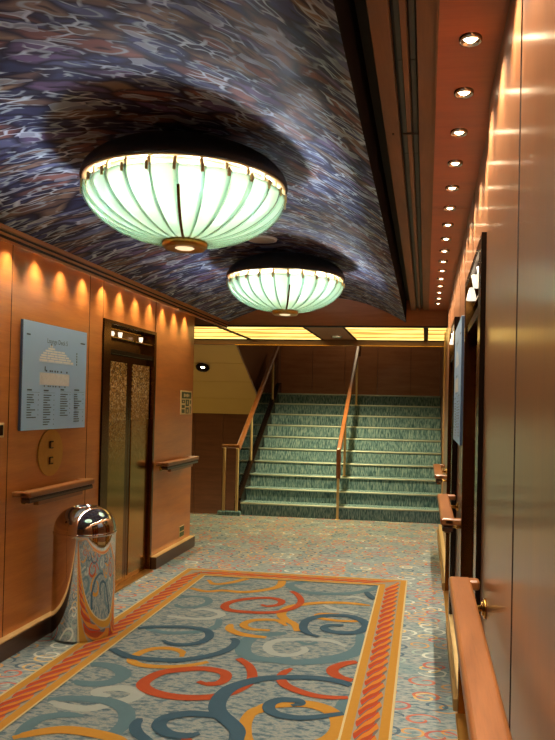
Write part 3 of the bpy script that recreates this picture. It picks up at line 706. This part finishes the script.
# ================================================================= LIT CEILING PANELS
for x0, x1, lb in ((-3.75, -2.64, 'amber lit ceiling panel over the ochre soffit, left of the dark divider'), (-2.57, -1.53, 'amber lit ceiling panel over the left half of the stairs'),
                   (-1.0, -.04, 'wide amber lit ceiling panel over the right half of the stairs'), (.02, .27, 'narrow amber lit ceiling panel against the right wall')):
    t = thing('ceiling_panel_light', lb, 'light', ((x0 + x1) / 2, 9.6, 2.56), 'amber lit panels in the lobby ceiling')
    hx, hy = (x1 - x0) / 2, .87
    g = MB(); g.box((-hx, -hy, .006), (hx, hy, .03), 'lay'); g.build('diffuser', t)
    g = MB()
    for a, b in (((-hx - .03, -hy - .03, 0), (-hx, hy + .03, .04)), ((hx, -hy - .03, 0), (hx + .03, hy + .03, .04)), ((-hx, -hy - .03, 0), (hx, -hy, .04)), ((-hx, hy, 0), (hx, hy + .03, .04))): g.box(a, b, 'bronze_black', .003, 1)
    g.build('frame', t)

# ================================================================= HANDRAILS ON THE WALLS
def wall_rail(side, u0, u1, label, off=0):
    t = thing('handrail', label, 'handrail', sd(side, 0, (u0 + u1) / 2, 1.0 if side < 0 else .975), 'wooden wall handrails')
    h = (u1 - u0) / 2
    def B(mb, n0, n1, a, b, z0, z1, m, bev=0, seg=3):
        s = 1 if side < 0 else -1
        return mb.box((s * n0, a, z0), (s * n1, b, z1), m, bev, seg)
    g = MB(); B(g, .062, .14, -h, h, -.022, .018, 'wood_rail', .011)
    for a, b in ((-h, -h + .055), (h - .055, h)): B(g, .012 + off, .12, a, b, -.02, .016, 'wood_rail', .010)
    g.build('rail_cap', t, smooth=False)
    g = MB(); B(g, .074, .125, -h + .015, h - .015, -.032, -.022, 'groove'); B(g, .072, .13, -h + .01, h - .01, -.055, -.032, 'skirt', .004); g.build('under_rail', t)
    g = MB(); B(g, .08, .115, -h + .14, h - .14, -.085, -.055, 'wood_rail', .004); g.build('lower_batten', t)
    s = 1 if side < 0 else -1
    n = max(2, int(2 * h / .9) + 1)
    for i in range(n):
        y = -h + .16 + (2 * h - .32) * i / (n - 1)
        b = MB(); b.tube([(s * off, y, -.05), (s * .05, y, -.05), (s * .085, y, -.04)], .011, 'brass', 10)
        bo = b.build('bracket', t)
        r = MB(); r.tube([(s * off, y, -.05), (s * (off + .008), y, -.05)], .034, 'brass', 20); r.tube([(s * (off + .008), y, -.05), (s * (off + .014), y, -.05)], .024, 'brass', 20); r.build('rosette', bo)
    return t
wall_rail(-1, 4.2, 5.09, 'wooden handrail under the blue sign, behind the chrome bin')
wall_rail(-1, 6.64, 7.60, 'wooden handrail between elevator doors and small green sign')
wall_rail(1, .2, 2.66, 'long wooden handrail in the close right corner of the picture', .02)
wall_rail(1, 4.02, 5.18, 'short wooden handrail on the right wall under the blue sign')
wall_rail(1, 6.62, 7.9, 'wooden handrail end on the right wall nearest the stairs')

# ================================================================= DECK PLAN SIGNS
def deck_sign(side, u0, label, off=0):
    z0, z1, Wd = 1.395, 2.11, .87
    t = thing('deck_plan_sign', label, 'sign', sd(side, off, u0 + Wd / 2, (z0 + z1) / 2), 'blue deck plan signs')
    Hh = z1 - z0
    sx = 1 if side < 0 else -1
    MX = Matrix(((0, 0, sx, 0), (sx, 0, 0, 0), (0, 1, 0, 0), (0, 0, 0, 1)))     # sign plane -> wall
    g = MB(); g.box((sx * (.004 - off), -Wd/2 + off, -Hh/2 + off), (sx * .004, Wd/2 - off, Hh/2 - off), 'sign_edge') if off else None; g.box((sx * .004, -Wd/2, -Hh/2), (sx * .022, Wd/2, Hh/2), 'sign_edge', .002, 1); g.box((sx * .022, -Wd/2, -Hh/2), (sx * .025, Wd/2, Hh/2), 'sign_blue', .001, 1)
    g.build('sign_board', t)
    def T(x, y): return Matrix.Translation((sx * .0262, 0, 0)) @ MX @ Matrix.Translation((x, y, 0))
    def rect(mb, x, y, w, h, m, dz=.0258):
        P = [MX @ Vector((a, b, 0)) for a, b in ((x, y), (x + w, y), (x + w, y + h), (x, y + h))]
        mb.face([p + Vector((sx * dz, 0, 0)) for p in P], m)
    tx = MB(); tx.text('Lounge Deck 5', .046, T(-.0, .245), 'ink'); tx.build('heading', t)
    s = MB()
    # small print: rows of marks too fine to read in the picture
    rect(s, -.395, .262, .045, .010, 'ink'); rect(s, .335, .262, .07, .010, 'ink')
    rnd = random.Random(3)
    for cx, n, y0 in ((-.375, 10, -.098), (-.17, 13, -.098), (.055, 10, -.088), (.255, 6, -.085), (.255, 5, -.215)):
        rect(s, cx, y0, .05 + rnd.random() * .03, .010, 'ink'); rect(s, cx, y0 - .010, .155, .0016, 'ink')
        for i in range(n):
            wq = .04 + rnd.random() * .075
            rect(s, cx, y0 - .03 - i * .0165, wq, .0065, 'ink')
            if i % 2 == 0: rect(s, cx + .135, y0 - .03 - i * .0165, .008, .0065, 'ink')
    for x in (-.15, -.10, -.075, -.035, .0, .05, .13): rect(s, x, .035, .018, .012, 'ink'); rect(s, x - .02, -.068, .014, .010, 'ink')
    rect(s, -.165, .04, .012, .03, 'ink'); rect(s, -.09, .205, .014, .022, 'ink')
    for i in range(5): rect(s, .275, .10 + i * .02, .012, .012, 'sign_edge')
    s.build('small_print', t)
    s = MB()
    for i, (a, b) in enumerate(((-.235, .235), (-.228, .20), (-.215, .17), (-.19, .14), (-.16, .115), (-.125, -.03), (-.1, -.06))):   # ship in side view, deck by deck
        yy = .105 + i * .0165; x = a
        while x < b - .01:
            ww = min(.03 + rnd.random() * .09, b - x); rect(s, x, yy, ww - .006, .0125, 'white'); x += ww
    rect(s, -.235, .100, .47, .003, 'white'); s.build('ship_profile', t)
    s = MB(); rect(s, -.225, -.055, .40, .082, 'plan'); s.build('deck_plan', t)
    return t
deck_sign(-1, 4.263, 'pale blue deck plan sign above the round brass plate')
deck_sign(1, 4.02, 'pale blue deck plan sign seen edge-on on the right wall', .022)

# ---------------------------------------------------------------- small wall plates
t = thing('elevator_call_plate', 'round brass plate with two square buttons below the blue sign', 'switch plate', (XL, 4.675, 1.232))
g = MB(); g.tube([(0, 0, 0), (.010, 0, 0)], .162, 'brass_satin', 48); g.build('plate', t)
for z in (.055, -.055):
    b = MB(); b.box((.010, -.026, z - .026), (.014, .026, z + .026), 'bronze_black', .002, 1); b.box((.014, -.021, z - .021), (.018, .021, z + .021), 'brass_satin', .003, 2); b.build('button', t)
t = thing('direction_sign', 'small green and cream pictogram sign near the end of the left wall', 'sign', (XL, 7.51, 1.597))
g = MB(); g.box((0, -.18, -.128), (.008, .18, .128), 'cream', .002, 1); g.build('sign_board', t)
g = MB()
for y, z, w_, h_ in ((0, .078, .155, .034), (-.10, .012, .05, .018), (-.10, -.042, .05, .016), (-.10, -.092, .05, .020), (.03, -.003, .055, .036), (.03, -.085, .055, .034), (.13, .006, .02, .02), (.13, -.08, .018, .04)):
    g.face([(.0085, y - w_, z - h_), (.0085, y + w_, z - h_), (.0085, y + w_, z + h_), (.0085, y - w_, z + h_)], 'green')
for y, z, w_, h_ in ((-.07, .078, .022, .018), (-.02, .078, .022, .013), (.03, .078, .022, .018), (.075, .078, .014, .012), (.03, .0, .012, .02), (.03, -.09, .014, .018), (-.10, .012, .016, .008)):
    g.face([(.009, y - w_, z - h_), (.009, y + w_, z - h_), (.009, y + w_, z + h_), (.009, y - w_, z + h_)], 'cream')
g.build('pictograms', t)
t = thing('wall_socket', 'small dark two-part plate low at the end of the left wall', 'socket', (XL, 7.465, .215))
g = MB(); g.box((0, -.075, -.06), (.006, .075, .06), 'cream', .002, 1); g.build('plate', t)
for z in (-.03, .03):
    g = MB(); g.box((.006, -.065, z - .024), (.009, .065, z + .024), 'green', .001, 1); g.build('insert', t)
t = thing('wall_switch', 'small framed dark switch cut off by the left edge, beside the blue sign', 'switch', (XL, 4.02, 1.405))
g = MB(); g.box((0, -.09, -.045), (.008, .09, .045), 'cream', .004, 2); g.build('plate', t)
g = MB(); g.box((.008, -.075, -.032), (.011, .075, .032), 'bronze_black', .002, 1); g.build('insert', t)

# ---------------------------------------------------------------- ceiling speaker
t = thing('ceiling_speaker', 'flat pale round speaker on the ceiling between the two chandeliers', 'speaker', (-1.294, 5.51, vz(-1.294) - .004))
g = MB(); g.lathe([(0, -.012), (.095, -.012), (.102, -.010)], 'speaker', n=40); g.build('grille', t)
g = MB(); g.lathe([(.102, -.010), (.116, -.008), (.118, .004)], 'white', n=40); g.build('bezel', t)

# ================================================================= CHROME BIN
t = thing('waste_bin', 'polished chrome domed waste bin by the left wall', 'bin', (-2.285, 4.655, .0135))
Rb = .205
g = MB(); g.lathe([(0, .001), (Rb - .003, .001), (Rb, .004), (Rb, .685)], 'chrome', n=72); g.build('body', t)
g = MB(); g.lathe([(Rb + .002, .680), (Rb + .004, .684), (Rb + .004, .696), (Rb + .001, .70)], 'chrome', n=72); g.build('seam_band', t)
pr = [(Rb, .70)]
for i in range(1, 15):
    a = i / 15 * PI / 2
    pr.append((Rb * math.cos(a) ** .8, .70 + .17 * math.sin(a)))
pr = [p for p in pr if p[0] > .085]; ztop = pr[-1][1]
pr += [(.085, ztop + .006), (.078, ztop + .006), (.074, ztop - .02)]
g = MB(); g.lathe(pr, 'chrome', n=72); g.build('dome_lid', t)
g = MB(); g.lathe([(.075, ztop - .018), (0, ztop - .022)], 'dark', n=40); g.build('opening', t)
g = MB(); g.box((-Rb - .012, -.012, .50), (-Rb + .004, .012, .545), 'dark', .002, 1); g.build('latch', t)

# ================================================================= STAIRCASE
SX0, SX1, SY, RH, RN, NS = -2.60, .255, 10.105, .18, .28, 10
t = thing('staircase', 'wide green carpeted staircase leading up to a landing', 'staircase', ((SX0 + SX1) / 2, SY, 0))
Lc = t.location
for i in range(NS):
    z0, z1 = i * RH, (i + 1) * RH; y = SY + i * RN; y2 = y + RN + .02 if i < NS - 1 else 14.0
    g = MB(); g.box((SX0, y, z0), (SX1, y2, z1), 'stair', .006, 1)
    for vv in g.bm.verts: vv.co -= Lc
    st = g.build('step', t)
    g = MB(); g.tube([(SX0, y - .004, z1 - .010), (SX1, y - .004, z1 - .010)], .013, 'nosing', 10)
    for vv in g.bm.verts: vv.co -= Lc
    g.build('nosing', st)
def slope_z(y): return RH + (y - SY) / RN * RH
g = MB()
ya, yb = SY - .015, SY + RN * (NS - 1) + .25
g.prism([(SX0 - .09, ya, 0), (SX0 - .09, ya, slope_z(ya) + .03), (SX0 - .09, yb, slope_z(yb) + .03), (SX0 - .09, yb, 0)], (.09, 0, 0), 'stringer')
for vv in g.bm.verts: vv.co -= Lc
g.build('stringer', t)
# stair railings
def railing_mid():
    x = -1.19
    t = thing('stair_railing', 'wooden stair handrail on brass posts up the middle of the stairs', 'railing', (x, SY, 0), 'stair railings')
    Z = lambda y: slope_z(y) + .82
    P = lambda y, z: (0, y - SY, z)
    y0, y1 = SY - .05, SY + RN * NS - .05
    g = MB(); g.bar(P(y0, Z(y0)), P(y1, Z(y1)), .062, .055, 'wood_rail', .014); g.bar(P(y0 + .0, Z(y0) + .03), P(y0 + .0, Z(y0) - .40), .062, .055, 'wood_rail', .014)
    g.bar(P(y1 - .01, Z(y1) + .02), P(y1 - .01, Z(y1) - .28), .06, .055, 'wood_dark', .012); g.build('handrail', t)
    for y, zt in ((SY - .06, .62), (SY + RN * 2.5, None), (SY + RN * 8.5, None)):
        zb_ = .001 if y < SY else (math.floor((y - SY) / RN) + 1) * RH + .001
        p = MB(); p.box((-.017, y - SY - .017, zb_), (.017, y - SY + .017, zt or Z(y) - .02), 'brass_pale', .003, 1); po = p.build('post', t)
        p = MB(); p.box((-.03, y - SY - .03, zb_), (.03, y - SY + .03, zb_ + .008), 'brass_pale', .002, 1); p.build('foot_plate', po)
railing_mid()
def railing_left():
    x = SX0 - .045
    t = thing('stair_railing', 'glass-panelled stair railing with wooden rail on the left side of the stairs', 'railing', (x, SY, 0), 'stair railings')
    Z = lambda y: slope_z(y) + .80
    P = lambda y, z, dx=0: (dx, y - SY, z)
    y0, y1 = SY - .05, SY + RN * NS - .1
    g = MB(); g.bar(P(y0, Z(y0)), P(y1, Z(y1)), .065, .06, 'wood_rail', .015); g.bar(P(y0 + .01, .985, .03), P(y0 + .01, .985, -.24), .06, .05, 'wood_rail', .014)
    g.build('handrail', t)
    for dx, y, zb_, zt in ((-.19, SY - .065, .06, .96), (0, SY - .065, .06, .96), (0, SY + RN * 2.6, slope_z(SY + RN * 2.6) + .08, None), (0, SY + RN * 7.9, slope_z(SY + RN * 7.9) + .08, None)):
        p = MB(); p.box((dx - .018, y - SY - .02, zb_), (dx + .018, y - SY + .02, zt or Z(y) - .02), 'brass_pale', .003, 1); p.build('post', t)
    g = MB(); g.box((-.27, -.11, .001), (.06, -.024, .06), 'stair', .006, 1); g.build('plinth', t, label='green carpeted plinth')
    g = MB(); g.bar(P(y0 + .05, slope_z(y0 + .05) + .058), P(y1 - .02, slope_z(y1 - .02) + .058), .10, .035, 'stringer', .006); g.build('bottom_rail', t)
    g = MB(); a, b = y0 + .08, y1 - .05
    g.prism([P(a, slope_z(a) + .09, -.004), P(b, slope_z(b) + .09, -.004), P(b, Z(b) - .05, -.004), P(a, Z(a) - .05, -.004)], (.008, 0, 0), 'pane'); g.build('glass_panel', t)
railing_left()
# eyeball downlight in the ochre soffit
nrm = Vector((0, -1.111, -2.15)).normalized()
t = thing('soffit_downlight', 'dark ringed downlight in the sloping ochre soffit beside the stairs', 'light', (-3.565, 11.22, 2.193))
t.rotation_euler = nrm.to_track_quat('-Z', 'Y').to_euler()
g = MB(); g.lathe([(.10, .0), (.115, -.03), (.10, -.055), (.07, -.05), (.062, -.02)], 'bronze_black', n=32); g.build('bezel', t)
g = MB(); g.lathe([(.064, -.02), (.03, -.024)], 'bronze', n=24); g.lathe([(0, -.026), (.03, -.025)], 'lens', n=20); g.build('lens', t)
spot('soffit_beam', (0, 0, -.04), 14, 150, .9, (1, .82, .45), t)

# added unseen lamp, shining up the stairwell onto the ochre soffit
t = thing('added_stairwell_lamp', 'added round lamp low in the stairwell, unseen, lighting the ochre soffit', 'light', (-4.0, 11.0, -1.89))
g = MB(); g.lathe([(0, .03), (.12, .028), (.15, .0)], 'lens', n=24); g.build('lens', t)
spot('added_stairwell_beam', (0, 0, .06), 110, 140, .8, (1, .80, .42), t, (.1, .15, 1), .1)

# lobby downlight between the amber panels, and an added lamp for the landing wall
t = thing('lobby_downlight', 'round recessed downlight between the amber ceiling panels', 'light', (-1.25, 10.0, 2.5695))
g = MB(); g.lathe([(.055, -.002), (.065, -.014), (.08, -.014), (.085, 0)], 'chrome', n=32); g.build('bezel', t)
g = MB(); g.lathe([(0, -.004), (.04, -.004), (.055, -.002)], 'lens', n=24); g.build('lens', t)
spot('lobby_beam', (0, 0, -.02), 260, 150, .6, (1, .80, .42), t, (0, 0, -1), .04)
t = thing('added_landing_lamp', 'added round lamp over the upper landing, unseen above the header', 'light', (-1.2, 13.3, 4.399))
g = MB(); g.lathe([(.20, 0), (.20, -.03), (.17, -.06), (0, -.07)], 'opal', n=32); g.build('lamp_shade', t)
spot('added_landing_beam', (0, 0, -.09), 45, 160, .6, (1, .75, .45), t, (0, 0, -1), .1)
